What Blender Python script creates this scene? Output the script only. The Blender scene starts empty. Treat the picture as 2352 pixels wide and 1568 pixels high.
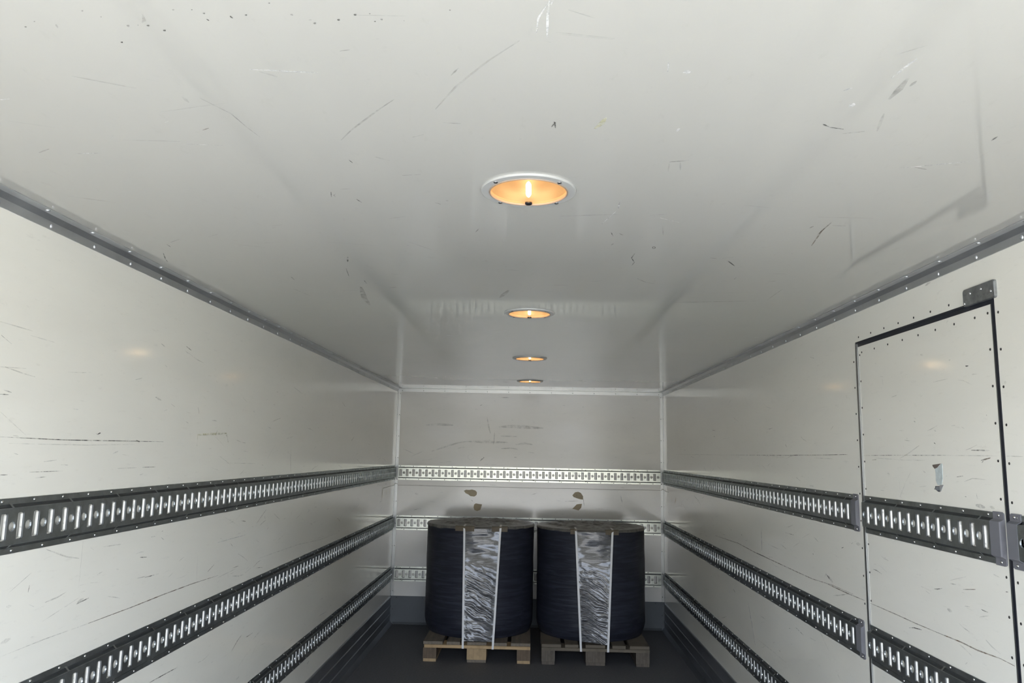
import bpy, bmesh, math, random
from mathutils import Vector, Matrix, noise

# ------------------------------------------------------------------ camera
W2, D, H = 1.24, 7.192, 2.131          # half width, depth of the back wall, height
Y0 = -0.30                              # open rear end of the box
F, PITCH, YAW, ROLL = 1762.9, 0.14406, -0.02659, 0.0189
CAM = Vector((0.0134, 0.0, 1.5461))
fw = Vector((math.sin(YAW)*math.cos(PITCH), math.cos(YAW)*math.cos(PITCH), math.sin(PITCH)))
_r = Vector((math.cos(YAW), -math.sin(YAW), 0)); _u = _r.cross(fw)
rt = math.cos(ROLL)*_r + math.sin(ROLL)*_u
up = -math.sin(ROLL)*_r + math.cos(ROLL)*_u
sc = bpy.context.scene
col = sc.collection
cd = bpy.data.cameras.new('camera'); cam = bpy.data.objects.new('camera', cd); col.objects.link(cam)
cd.sensor_width = 36.0; cd.lens = 36.0*F/2352.0; cd.clip_start = 0.01
cam.matrix_world = Matrix((( rt.x, up.x, -fw.x, CAM.x), (rt.y, up.y, -fw.y, CAM.y), (rt.z, up.z, -fw.z, CAM.z), (0, 0, 0, 1)))
sc.camera = cam

# ------------------------------------------------------------------ light
EXPOSURE = 1.60
sc.view_settings.view_transform = 'Standard'; sc.view_settings.look = 'None'
sc.view_settings.gamma = 1.0; sc.view_settings.use_curve_mapping = False
sc.view_settings.exposure = EXPOSURE
sc.cycles.max_bounces = 14; sc.cycles.diffuse_bounces = 8; sc.cycles.glossy_bounces = 6
sc.cycles.transparent_max_bounces = 16; sc.cycles.sample_clamp_indirect = 8.0
sc.cycles.caustics_reflective = True

wd = bpy.data.worlds.new('world'); sc.world = wd; wd.use_nodes = True
wn, wl = wd.node_tree.nodes, wd.node_tree.links
wn.clear()
wo = wn.new('ShaderNodeOutputWorld'); bg = wn.new('ShaderNodeBackground'); wl.new(bg.outputs[0], wo.inputs[0])
tcw = wn.new('ShaderNodeTexCoord'); sep = wn.new('ShaderNodeSeparateXYZ'); wl.new(tcw.outputs['Generated'], sep.inputs[0])
cr = wn.new('ShaderNodeValToRGB'); wl.new(sep.outputs['Z'], cr.inputs[0])
cr.color_ramp.elements[0].position = 0.0; cr.color_ramp.elements[0].color = (0.86, 0.91, 1.0, 1)
cr.color_ramp.elements[1].position = 0.7; cr.color_ramp.elements[1].color = (0.42, 0.56, 0.84, 1)
e = cr.color_ramp.elements.new(0.18); e.color = (0.72, 0.82, 1.0, 1)
# low skyline of trees and sheds around the yard, with bright gaps
mpw = wn.new('ShaderNodeMapping'); mpw.inputs['Scale'].default_value = (1, 1, 0.06); wl.new(tcw.outputs['Generated'], mpw.inputs[0])
nzw = wn.new('ShaderNodeTexNoise'); nzw.inputs['Scale'].default_value = 5.5; nzw.inputs['Detail'].default_value = 3; wl.new(mpw.outputs[0], nzw.inputs['Vector'])
hgt = wn.new('ShaderNodeMapRange'); hgt.inputs[1].default_value = 0.38; hgt.inputs[2].default_value = 0.58; hgt.inputs[3].default_value = 0.02; hgt.inputs[4].default_value = 0.13
wl.new(nzw.outputs['Fac'], hgt.inputs[0])
lt = wn.new('ShaderNodeMath'); lt.operation = 'LESS_THAN'; wl.new(sep.outputs['Z'], lt.inputs[0]); wl.new(hgt.outputs[0], lt.inputs[1])
mxw = wn.new('ShaderNodeMix'); mxw.data_type = 'RGBA'; wl.new(lt.outputs[0], mxw.inputs['Factor']); wl.new(cr.outputs[0], mxw.inputs[6])
mxw.inputs[7].default_value = (0.20, 0.20, 0.18, 1)
wl.new(mxw.outputs[2], bg.inputs[0]); bg.inputs[1].default_value = 3.8

def light(name, typ, loc, rot, energy, color=(1, 1, 1)):
    l = bpy.data.lights.new(name, typ); l.energy = energy; l.color = color
    o = bpy.data.objects.new(name, l); col.objects.link(o); o.location = loc; o.rotation_euler = rot
    return o
sun = light('sun', 'SUN', (6, -4, 8), (0, 0, 0), 9.3, (1.0, 0.94, 0.83))
sun.rotation_euler = Vector((0.14, -0.06, -1.0)).to_track_quat('-Z', 'Y').to_euler()
sun.data.angle = math.radians(0.6)
po = light('sky_portal', 'AREA', (0, Y0 - 0.02, H/2), (math.pi/2, 0, 0), 1.0)
po.data.shape = 'RECTANGLE'; po.data.size = 2*W2; po.data.size_y = H; po.data.cycles.is_portal = True

# ------------------------------------------------------------------ pixel -> surface
def ray(px, py): return (px-1176)/F*rt - (py-784)/F*up + fw
def hit(px, py, ax, val):
    d = ray(px, py); t = (val-CAM[ax])/d[ax]
    return CAM + t*d
SURF = {'left': (0, -W2), 'right': (0, W2), 'ceil': (2, H), 'back': (1, D), 'floor': (2, 0.0)}
NRM = {'left': Vector((1, 0, 0)), 'right': Vector((-1, 0, 0)), 'ceil': Vector((0, 0, -1)), 'back': Vector((0, -1, 0)), 'floor': Vector((0, 0, 1))}

# ------------------------------------------------------------------ materials
def new_mat(name):
    m = bpy.data.materials.new(name); m.use_nodes = True
    nt = m.node_tree
    return m, nt, nt.nodes['Principled BSDF']
def coords(nt, scale=(1, 1, 1), kind='Object'):
    tc = nt.nodes.new('ShaderNodeTexCoord'); mp = nt.nodes.new('ShaderNodeMapping')
    mp.inputs['Scale'].default_value = scale
    nt.links.new(tc.outputs[kind], mp.inputs[0]); return mp.outputs[0]
def nz(nt, vec, scale, detail=4, rough=0.55, dist=0.0):
    n = nt.nodes.new('ShaderNodeTexNoise'); n.inputs['Scale'].default_value = scale
    n.inputs['Detail'].default_value = detail; n.inputs['Roughness'].default_value = rough
    n.inputs['Distortion'].default_value = dist
    nt.links.new(vec, n.inputs['Vector']); return n.outputs['Fac']
def ramp(nt, fac, stops):
    r = nt.nodes.new('ShaderNodeValToRGB'); nt.links.new(fac, r.inputs[0])
    el = r.color_ramp.elements
    el[0].position, el[0].color = stops[0][0], (*stops[0][1], 1)
    el[1].position, el[1].color = stops[-1][0], (*stops[-1][1], 1)
    for p, c in stops[1:-1]:
        q = el.new(p); q.color = (*c, 1)
    return r.outputs[0]
def g(v): return (v, v, v)
def bump(nt, b, fac, strength, dist=0.01, prev=None):
    n = nt.nodes.new('ShaderNodeBump'); n.inputs['Strength'].default_value = strength; n.inputs['Distance'].default_value = dist
    nt.links.new(fac, n.inputs['Height'])
    if prev is not None: nt.links.new(prev, n.inputs['Normal'])
    nt.links.new(n.outputs[0], b.inputs['Normal']); return n.outputs[0]
def mix(nt, fac, a, b):
    m = nt.nodes.new('ShaderNodeMix'); m.data_type = 'RGBA'
    if hasattr(fac, 'links'): nt.links.new(fac, m.inputs['Factor'])
    else: m.inputs['Factor'].default_value = fac
    for s, v in ((m.inputs[6], a), (m.inputs[7], b)):
        if hasattr(v, 'links'): nt.links.new(v, s)
        else: s.default_value = (*v, 1)
    return m.outputs[2]

def painted(name, colr, rough, stretch, wav=0.05, dirt=0.05, ior=1.6):
    m, nt, b = new_mat(name)
    v = coords(nt, stretch)
    big = nz(nt, v, 1.3, 5, 0.6)
    c1 = tuple(x*(1-dirt) for x in colr)
    base = mix(nt, ramp(nt, big, [(0.35, g(0)), (0.65, g(1))]), c1, colr)
    sm = nz(nt, coords(nt, tuple(3*s for s in stretch)), 9, 6, 0.7)
    base = mix(nt, ramp(nt, sm, [(0.60, g(0)), (0.74, g(0.16))]), base, (0.33, 0.31, 0.27))
    nt.links.new(base, b.inputs['Base Color'])
    rr = nt.nodes.new('ShaderNodeMapRange'); nt.links.new(big, rr.inputs[0])
    rr.inputs[3].default_value = rough*0.85; rr.inputs[4].default_value = rough*1.2
    nt.links.new(rr.outputs[0], b.inputs['Roughness'])
    b.inputs['IOR'].default_value = ior
    bump(nt, b, nz(nt, coords(nt), 2.2, 2, 0.4), wav, 0.02)
    return m
M = {}
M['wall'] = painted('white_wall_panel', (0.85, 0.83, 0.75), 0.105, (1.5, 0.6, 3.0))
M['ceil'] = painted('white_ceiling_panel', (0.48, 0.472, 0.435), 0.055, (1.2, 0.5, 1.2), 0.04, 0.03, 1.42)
M['ceil'].node_tree.nodes['Principled BSDF'].inputs['Specular IOR Level'].default_value = 0.40
M['backw'] = painted('white_back_panel', (0.76, 0.73, 0.66), 0.13, (0.7, 1, 2.0), 0.07, 0.08)

def metal(name, colr, rough, var=0.25, scale=14, dirt=0.35, stretch=(1, 1, 1), dirtc=(0.16, 0.165, 0.16), met=1.0):
    m, nt, b = new_mat(name)
    v = coords(nt, stretch)
    n = nz(nt, v, scale, 6, 0.65)
    base = mix(nt, ramp(nt, n, [(0.3, g(0)), (0.7, g(1))]), tuple(x*(1-var) for x in colr), colr)
    d = nz(nt, v, scale*0.35, 6, 0.75, 0.6)
    base = mix(nt, ramp(nt, d, [(0.56, g(0)), (0.70, g(dirt))]), base, dirtc)
    nt.links.new(base, b.inputs['Base Color'])
    rr = nt.nodes.new('ShaderNodeMapRange'); nt.links.new(n, rr.inputs[0])
    rr.inputs[3].default_value = rough*0.8; rr.inputs[4].default_value = rough*1.25
    nt.links.new(rr.outputs[0], b.inputs['Roughness'])
    b.inputs['Metallic'].default_value = met
    return m
M['groove'] = metal('shaded_groove', (0.10, 0.105, 0.105), 0.5, 0.3, 30, 0.5, (1, 1, 1), (0.03, 0.03, 0.03), 0.5)  # shade in the rail grooves and slot rims, painted as near-black metal
M['rail'] = metal('galvanised_rail', (0.58, 0.615, 0.62), 0.38, 0.3, 20, 0.45)
M['rail'].node_tree.nodes['Principled BSDF'].inputs['Specular Tint'].default_value = (0.42, 0.44, 0.45, 1)
M['railback'] = metal('galvanised_rail_back', (0.47, 0.47, 0.405), 0.30, 0.15, 20, 0.55)  # back wall rails get their own slightly yellow base colour
M['alu'] = metal('aluminium_trim', (0.72, 0.73, 0.74), 0.45, 0.06, 6, 0.12)
M['lip'] = metal('lit_slot_lip', (0.90, 0.885, 0.83), 0.5, 0.15, 60, 0.7)  # light caught by the side rails' slot walls, put into a paler metal
M['hinge'] = metal('hinge_aluminium', (0.42, 0.43, 0.43), 0.4, 0.1, 10, 0.2)
M['alub'] = metal('aluminium_corner', (0.29, 0.29, 0.275), 0.30, 0.08, 6, 0.1)
M['screw'] = metal('screw_steel', (0.75, 0.75, 0.73), 0.25, 0.2, 60, 0.1)
M['plate'] = metal('galvanised_plate', (0.50, 0.52, 0.53), 0.45, 0.45, 40, 0.5)
M['base'] = metal('kick_plate', (0.42, 0.44, 0.47), 0.45, 0.2, 8, 0.4, (1, 0.3, 1), (0.12, 0.12, 0.12))
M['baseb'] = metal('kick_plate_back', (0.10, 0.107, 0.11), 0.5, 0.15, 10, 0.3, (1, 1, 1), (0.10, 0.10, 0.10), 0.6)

def plain(name, colr, rough, spec=0.5, met=0.0, nvar=0.0, nscale=20, bmp=0.0, stretch=(1, 1, 1)):
    m, nt, b = new_mat(name)
    b.inputs['Roughness'].default_value = rough; b.inputs['Specular IOR Level'].default_value = spec
    b.inputs['Metallic'].default_value = met
    n = nz(nt, coords(nt, stretch), nscale, 6, 0.65)
    nt.links.new(mix(nt, ramp(nt, n, [(0.3, g(0)), (0.7, g(1))]), tuple(x*(1-nvar) for x in colr), colr), b.inputs['Base Color'])
    if bmp: bump(nt, b, n, bmp, 0.004)
    return m
M['rubber'] = plain('black_rubber', (0.010, 0.012, 0.020), 0.45, 0.5, 0, 0.3)
M['dscrew'] = plain('dark_screw', (0.025, 0.022, 0.02), 0.4, 0.4, 0, 0.2)
M['cap'] = plain('grey_end_cap', (0.16, 0.16, 0.175), 0.55, 0.4, 0, 0.08)
M['floor'] = plain('dark_antislip_floor', (0.150, 0.150, 0.155), 0.62, 0.4, 0, 0.35, 70, 0.35)
M['ground'] = plain('paved_yard', (0.46, 0.435, 0.385), 0.9, 0.2, 0, 0.2, 3)
M['bezel'] = plain('white_plastic_bezel', (0.46, 0.46, 0.44), 0.3, 0.5, 0, 0.03)
M['ring'] = plain('tan_lens_ring', (0.36, 0.27, 0.20), 0.35, 0.5, 0, 0.05)
M['dish'] = plain('lamp_dish', (0.17, 0.13, 0.09), 0.35, 0.5, 0, 0.05)
M['cord'] = plain('brown_cord', (0.25, 0.21, 0.16), 0.8, 0.2, 0, 0.3)
M['strap'] = plain('white_strapping', (0.72, 0.71, 0.69), 0.38, 0.5, 0, 0.06, 40)
M['card'] = plain('brown_cardboard', (0.15, 0.12, 0.08), 0.6, 0.3, 0, 0.2, 30)
M['stick_brown'] = plain('sticker_brown', (0.17, 0.14, 0.12), 0.6, 0.3, 0, 0.2)
M['stick_pale'] = plain('sticker_pale', (0.58, 0.64, 0.63), 0.5, 0.4, 0, 0.25, 60)
M['stick_dark'] = plain('sticker_stripes', (0.02, 0.02, 0.035), 0.5, 0.4, 0, 0.2)
M['stick_grey'] = plain('sticker_grey', (0.36, 0.36, 0.36), 0.6, 0.4, 0, 0.2)

def wood(name, c1, c2, ax=1):
    m, nt, b = new_mat(name)
    s = [14, 14, 14]; s[ax] = 0.9
    n = nz(nt, coords(nt, tuple(s)), 4, 6, 0.65, 0.5)
    base = mix(nt, ramp(nt, n, [(0.3, g(0)), (0.7, g(1))]), c1, c2)
    n2 = nz(nt, coords(nt), 7, 5, 0.7)
    base = mix(nt, ramp(nt, n2, [(0.55, g(0)), (0.75, g(0.6))]), base, tuple(0.5*x for x in c1))
    nt.links.new(base, b.inputs['Base Color']); b.inputs['Roughness'].default_value = 0.75
    bump(nt, b, n, 0.3, 0.002)
    return m
M['wood_deck'] = wood('weathered_deck', (0.15, 0.125, 0.095), (0.23, 0.19, 0.14), 1)
M['wood_new'] = wood('fresh_board', (0.42, 0.28, 0.14), (0.56, 0.40, 0.22), 0)
M['wood_block'] = wood('chip_block', (0.10, 0.07, 0.045), (0.17, 0.12, 0.075), 2)
M['wood_blockn'] = wood('fresh_block', (0.36, 0.25, 0.135), (0.48, 0.345, 0.19), 2)
M['wood_grey'] = wood('grey_board', (0.11, 0.09, 0.065), (0.19, 0.16, 0.115), 0)
M['wood_gblock'] = wood('grey_block', (0.085, 0.07, 0.055), (0.15, 0.125, 0.095), 2)

def film(name, base, rough, streak, bstr, spec=0.5, ang=0.0, coat=0.0):
    m, nt, b = new_mat(name)
    tc = nt.nodes.new('ShaderNodeTexCoord'); mp = nt.nodes.new('ShaderNodeMapping')
    nt.links.new(tc.outputs['UV'], mp.inputs[0]); mp.inputs['Scale'].default_value = streak
    mp.inputs['Rotation'].default_value = (0, 0, ang)
    n1 = nz(nt, mp.outputs[0], 3.0, 7, 0.62, 0.8)
    n2 = nz(nt, mp.outputs[0], 0.9, 3, 0.5, 1.2)
    add = nt.nodes.new('ShaderNodeMath'); add.operation = 'ADD'
    nt.links.new(n1, add.inputs[0]); nt.links.new(n2, add.inputs[1])
    nt.links.new(mix(nt, ramp(nt, n1, [(0.45, g(0)), (0.72, g(1))]), base, tuple(1.8*x+0.008 for x in base)), b.inputs['Base Color'])
    b.inputs['Roughness'].default_value = rough; b.inputs['Specular IOR Level'].default_value = spec
    b.inputs['Coat Weight'].default_value = coat; b.inputs['Coat Roughness'].default_value = 0.08
    bump(nt, b, add.outputs[0], bstr, 0.01)
    return m
M['wrap'] = film('dark_stretch_film', (0.019, 0.021, 0.031), 0.33, (1.3, 12, 1), 0.45, 0.40, 0.45)
M['panel'] = film('clear_film_over_straps', (0.012, 0.012, 0.015), 0.09, (6, 30, 1), 0.7, 1.0, 0.30, 0.7)
M['topfilm'] = film('crumpled_film', (0.11, 0.105, 0.093), 0.28, (9, 9, 1), 0.3, 0.6, 0.4)

def lens_mat():
    m, nt, b = new_mat('amber_lens')
    tc = nt.nodes.new('ShaderNodeTexCoord')
    ln = nt.nodes.new('ShaderNodeVectorMath'); ln.operation = 'LENGTH'; nt.links.new(tc.outputs['Object'], ln.inputs[0])
    wv = nt.nodes.new('ShaderNodeMath'); wv.operation = 'SINE'
    ml = nt.nodes.new('ShaderNodeMath'); ml.operation = 'MULTIPLY'; ml.inputs[1].default_value = 2400
    nt.links.new(ln.outputs['Value'], ml.inputs[0]); nt.links.new(ml.outputs[0], wv.inputs[0])
    tr = nt.nodes.new('ShaderNodeBsdfTransparent'); tr.inputs[0].default_value = (1.0, 0.93, 0.82, 1)
    em = nt.nodes.new('ShaderNodeEmission'); em.inputs[0].default_value = (1.0, 0.52, 0.21, 1); em.inputs[1].default_value = 0.34
    sx = nt.nodes.new('ShaderNodeSeparateXYZ'); nt.links.new(tc.outputs['Object'], sx.inputs[0])
    p = nt.nodes.new('ShaderNodeMath'); p.operation = 'MULTIPLY'; nt.links.new(sx.outputs['X'], p.inputs[0]); nt.links.new(sx.outputs['X'], p.inputs[1])
    p2 = nt.nodes.new('ShaderNodeMath'); p2.operation = 'MULTIPLY'; nt.links.new(p.outputs[0], p2.inputs[0]); p2.inputs[1].default_value = -3000
    p3 = nt.nodes.new('ShaderNodeMath'); p3.operation = 'EXPONENT'; nt.links.new(p2.outputs[0], p3.inputs[0])
    yr = nt.nodes.new('ShaderNodeMapRange'); nt.links.new(sx.outputs['Y'], yr.inputs[0]); yr.inputs[1].default_value = 0.045; yr.inputs[2].default_value = -0.02
    yr.inputs[3].default_value = 0.0; yr.inputs[4].default_value = 0.55
    p4 = nt.nodes.new('ShaderNodeMath'); p4.operation = 'MULTIPLY'; nt.links.new(p3.outputs[0], p4.inputs[0]); nt.links.new(yr.outputs[0], p4.inputs[1])
    p5 = nt.nodes.new('ShaderNodeMath'); p5.operation = 'ADD'; nt.links.new(p4.outputs[0], p5.inputs[0]); p5.inputs[1].default_value = 0.36
    nt.links.new(p5.outputs[0], em.inputs[1])
    gl = nt.nodes.new('ShaderNodeBsdfGlossy'); gl.inputs['Roughness'].default_value = 0.1
    bm_ = nt.nodes.new('ShaderNodeBump'); bm_.inputs['Strength'].default_value = 0.25; bm_.inputs['Distance'].default_value = 0.002
    nt.links.new(wv.outputs[0], bm_.inputs['Height']); nt.links.new(bm_.outputs[0], gl.inputs['Normal'])
    m1 = nt.nodes.new('ShaderNodeMixShader'); m1.inputs[0].default_value = 0.45
    nt.links.new(tr.outputs[0], m1.inputs[1]); nt.links.new(em.outputs[0], m1.inputs[2])
    m2 = nt.nodes.new('ShaderNodeMixShader'); m2.inputs[0].default_value = 0.04
    nt.links.new(m1.outputs[0], m2.inputs[1]); nt.links.new(gl.outputs[0], m2.inputs[2])
    nt.links.new(m2.outputs[0], nt.nodes['Material Output'].inputs[0])
    return m
M['lens'] = lens_mat()
def emit(name, colr, s):
    m, nt, b = new_mat(name)
    b.inputs['Base Color'].default_value = (*colr, 1); b.inputs['Emission Color'].default_value = (*colr, 1); b.inputs['Emission Strength'].default_value = s
    return m
M['bulb'] = emit('glowing_bulb', (1.0, 0.70, 0.34), 26.0)

def mark_mat(name, colr, lo, hi, stretch=(40, 40, 40), amax=0.9):
    m, nt, b = new_mat(name)
    b.inputs['Base Color'].default_value = (*colr, 1); b.inputs['Roughness'].default_value = 0.5
    n = nz(nt, coords(nt, stretch), 1.0, 6, 0.75)
    nt.links.new(ramp(nt, n, [(lo, g(0)), (hi, g(amax))]), b.inputs['Alpha'])
    return m
M['mk_dark'] = mark_mat('mark_dark', (0.05, 0.047, 0.043), 0.38, 0.62, (40, 40, 40), 0.85)
M['mk_grey'] = mark_mat('mark_grey', (0.26, 0.25, 0.23), 0.38, 0.72, (30, 30, 30), 0.50)
M['mk_soft'] = mark_mat('mark_soft', (0.46, 0.445, 0.41), 0.36, 0.75, (22, 22, 22), 0.42)
M['mk_brown'] = mark_mat('mark_brown', (0.17, 0.105, 0.06), 0.30, 0.62, (35, 35, 35), 0.75)
M['mk_white'] = mark_mat('mark_white', (0.78, 0.78, 0.76), 0.32, 0.6, (30, 30, 30), 0.75)
M['mk_yellow'] = mark_mat('mark_yellow', (0.62, 0.60, 0.36), 0.38, 0.66, (30, 30, 30), 0.6)
M['mk_stain'] = mark_mat('mark_stain', (0.50, 0.41, 0.255), 0.27, 0.42, (45, 45, 45), 0.85)
MK = ['mk_dark', 'mk_grey', 'mk_soft', 'mk_brown', 'mk_white', 'mk_yellow', 'mk_stain']

# ------------------------------------------------------------------ mesh helpers
class MB:
    def __init__(s): s.v = []; s.f = []; s.mi = []; s.uv = None
    def poly(s, pts, mi=0):
        i = len(s.v); s.v += [tuple(p) for p in pts]; s.f.append(tuple(range(i, i+len(pts)))); s.mi.append(mi)
    def box(s, a, b, mi=0):
        x0, y0, z0 = a; x1, y1, z1 = b
        i = len(s.v)
        s.v += [(x0, y0, z0), (x1, y0, z0), (x1, y1, z0), (x0, y1, z0), (x0, y0, z1), (x1, y0, z1), (x1, y1, z1), (x0, y1, z1)]
        for q in ((0, 3, 2, 1), (4, 5, 6, 7), (0, 1, 5, 4), (1, 2, 6, 5), (2, 3, 7, 6), (3, 0, 4, 7)):
            s.f.append(tuple(i+k for k in q)); s.mi.append(mi)
    def grid(s, rows, closed=False, mi=0):
        i = len(s.v); n = len(rows[0])
        for r in rows: s.v += [tuple(p) for p in r]
        for a in range(len(rows)-1):
            for b in range(n if closed else n-1):
                c = (b+1) % n
                s.f.append((i+a*n+b, i+a*n+c, i+(a+1)*n+c, i+(a+1)*n+b)); s.mi.append(mi)
        return i
    def fan(s, pts, mi=0): s.poly(pts, mi)
    def build(s, name, mats, parent=None, loc=None, smooth=False, bevel=0.0, merge=False, recalc=True):
        me = bpy.data.meshes.new(name); me.from_pydata(s.v, [], s.f); me.update()
        if not isinstance(mats, (list, tuple)): mats = [mats]
        for m in mats: me.materials.append(m)
        for p, k in zip(me.polygons, s.mi): p.material_index = k
        if merge or recalc or bevel:
            bm = bmesh.new(); bm.from_mesh(me)
            if merge: bmesh.ops.remove_doubles(bm, verts=bm.verts, dist=1e-5)
            if recalc: bmesh.ops.recalc_face_normals(bm, faces=bm.faces)
            if bevel:
                bmesh.ops.bevel(bm, geom=list(bm.edges), offset=bevel, segments=2, affect='EDGES', profile=0.7)
            bm.to_mesh(me); bm.free()
        if smooth:
            for p in me.polygons: p.use_smooth = True
        o = bpy.data.objects.new(name, me); col.objects.link(o)
        if parent is not None: o.parent = parent
        if loc is not None:
            o.location = loc
            L = Vector(loc)
            for v in me.vertices: v.co -= L
        return o
def thing(name, label, cat, loc=(0, 0, 0), group=None):
    o = bpy.data.objects.new(name, None); col.objects.link(o); o.location = loc; o.empty_display_size = 0.1
    o['label'] = label; o['category'] = cat
    if group: o['group'] = group
    return o
def struct(o, label=None, cat=None):
    o['kind'] = 'structure'
    if label: o['label'] = label
    if cat: o['category'] = cat
    return o
def child(o, root):                       # world-built mesh -> child of root kept in place
    o.parent = root; o.matrix_parent_inverse = Matrix.Translation(root.location).inverted(); return o
def dup(src, name, parent, loc, rot=None):
    c = src.copy(); c.name = name; col.objects.link(c); c.parent = parent
    c.matrix_parent_inverse = Matrix.Translation(parent.location).inverted()
    c.location = loc
    if rot is not None: c.rotation_euler = rot
    return c
def dome_mesh(name, r, h, mat, slot=False):
    mb = MB(); n = 12; rows = []
    for k in range(4):
        a = k/3*math.pi/2
        rr, z = r*math.cos(a)+1e-5, h*math.sin(a)
        rows.append([(rr*math.cos(2*math.pi*j/n), rr*math.sin(2*math.pi*j/n), z) for j in range(n)])
    rows.insert(0, [(r*math.cos(2*math.pi*j/n), r*math.sin(2*math.pi*j/n), -0.001) for j in range(n)])
    mb.grid(rows, True); mb.poly(rows[-1])
    me = bpy.data.meshes.new(name); me.from_pydata(mb.v, [], mb.f); me.materials.append(mat)
    for p in me.polygons: p.use_smooth = True
    return me
ROT = {'left': (0, math.pi/2, 0), 'right': (0, -math.pi/2, 0), 'back': (math.pi/2, 0, 0), 'ceil': (math.pi, 0, 0)}
me_bright = dome_mesh('screw', 0.0043, 0.0026, M['screw'])
me_dark = dome_mesh('screw', 0.0038, 0.0018, M['dscrew'])
me_rivet = dome_mesh('rivet', 0.0065, 0.0035, M['alu'])
def screw(me, name, parent, loc, side):
    o = bpy.data.objects.new(name, me); col.objects.link(o); o.parent = parent
    o.matrix_parent_inverse = Matrix.Translation(parent.location).inverted()
    o.location = loc; o.rotation_euler = ROT[side]
    return o

# ------------------------------------------------------------------ structure
T = 0.06
mb = MB(); mb.box((-W2-T, Y0, -T), (W2+T, D+T, 0)); struct(mb.build('floor', M['floor']), 'dark grey anti-slip floor of the cargo box', 'floor')
mb = MB(); mb.box((-W2-T, Y0, 0), (-W2, D+T, H+0.12)); wall_left = struct(mb.build('wall_left', M['wall']), 'white panelled left wall of the cargo box', 'wall')
DY0, DY1, DZ = 2.035, 2.92, 1.985         # side door opening in the right wall
mb = MB()
mb.box((W2, Y0, 0), (W2+T, DY0, H+0.12)); mb.box((W2, DY1, 0), (W2+T, D+T, H+0.12)); mb.box((W2, DY0, DZ), (W2+T, DY1, H+0.12))
wall_right = struct(mb.build('wall_right', M['wall']), 'white panelled right wall of the cargo box around the side door', 'wall')
mb = MB(); mb.box((-W2, D, 0), (W2, D+T, H+0.12)); wall_back = struct(mb.build('wall_back', M['backw']), 'white back wall with two brown stains at the far end', 'wall')

LAMPY = [1.660, 3.186, 4.735, 6.270]
HOLE = 0.090
bm = bmesh.new()
def loop(pts):
    vs = [bm.verts.new(p) for p in pts]
    return [bm.edges.new((vs[i], vs[(i+1) % len(vs)])) for i in range(len(vs))]
ed = loop([(-W2, Y0, H), (W2, Y0, H), (W2, D, H), (-W2, D, H)])
for ly in LAMPY: ed += loop([(HOLE*math.cos(2*math.pi*k/48), ly+HOLE*math.sin(2*math.pi*k/48), H) for k in range(48)])
bmesh.ops.triangle_fill(bm, use_beauty=True, use_dissolve=False, edges=ed)
bmesh.ops.recalc_face_normals(bm, faces=bm.faces)
top = bmesh.ops.extrude_face_region(bm, geom=list(bm.faces))
for v in [x for x in top['geom'] if isinstance(x, bmesh.types.BMVert)]: v.co.z += 0.12
bmesh.ops.recalc_face_normals(bm, faces=bm.faces)
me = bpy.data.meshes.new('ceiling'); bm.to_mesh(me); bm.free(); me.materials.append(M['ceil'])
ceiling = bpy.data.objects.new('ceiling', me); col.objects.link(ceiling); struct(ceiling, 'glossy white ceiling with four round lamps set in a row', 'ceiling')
mb = MB(); mb.box((-40, -60, -1.3), (40, 20, -1.15)); struct(mb.build('ground', M['ground']), 'paved yard behind the open end', 'ground')

# long ceiling corner trims (left, right)
def corner_trim(side, name, label):
    s = -1 if side == 'left' else 1
    x = s*W2
    pr = [(x, H-0.036), (x-s*0.002, H-0.036), (x-s*0.002, H-0.014), (x-s*0.014, H-0.002), (x-s*0.040, H-0.002), (x-s*0.040, H), (x, H)]
    mb = MB(); mb.grid([[(a, yy, b) for a, b in pr] for yy in (Y0, D-0.002)], True)
    mb.poly([(a, Y0, b) for a, b in pr]); mb.poly([(a, D-0.002, b) for a, b in pr])
    o = struct(mb.build(name, M['alu']), label, 'trim')
    k = 0
    y = 0.9
    while y < D-0.1:
        screw(me_rivet, 'rivet', o, (x-s*0.002, y, H-0.026), side)
        screw(me_rivet, 'rivet', o, (x-s*0.028, y-0.06, H-0.002), 'ceil')
        y += 0.2; k += 1
    return o
corner_trim('left', 'trim_1', 'grey riveted metal trim along the left ceiling edge')
corner_trim('right', 'trim_2', 'grey riveted metal trim along the right ceiling edge')
# back wall trims
mb = MB(); mb.box((-W2+0.001, D-0.003, H-0.034), (W2-0.001, D, H)); mb.box((-W2+0.001, D-0.042, H-0.003), (W2-0.001, D-0.003, H))
t3 = struct(mb.build('trim_3', M['alub']), 'pale metal trim along the top of the back wall', 'trim')
for k in range(13):
    x = -1.2+0.2*k
    screw(me_dark, 'screw', t3, (x, D-0.003, H-0.022), 'back'); screw(me_dark, 'screw', t3, (x, D-0.028, H-0.003), 'ceil')
for s, nm, sd in ((-1, 'trim_4', 'left'), (1, 'trim_5', 'right')):
    mb = MB(); x = s*W2
    mb.box((min(x, x-s*0.029), D-0.0035, 0.247), (max(x, x-s*0.029), D, H-0.034))
    mb.box((min(x, x-s*0.003), D-0.03, 0.247), (max(x, x-s*0.003), D-0.0035, H-0.034))
    mb.box((min(x-s*0.010, x-s*0.012), D-0.0042, 0.247), (max(x-s*0.010, x-s*0.012), D-0.0035, H-0.034))
    o = struct(mb.build(nm, M['alub']), f'pale upright metal trim in the {sd} back corner', 'trim')
    for k in range(10):
        z = H-0.05-0.199*k
        screw(me_dark, 'screw', o, (x-s*0.021, D-0.0035, z), 'back'); screw(me_dark, 'screw', o, (x-s*0.003, D-0.020, z), sd)
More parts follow.
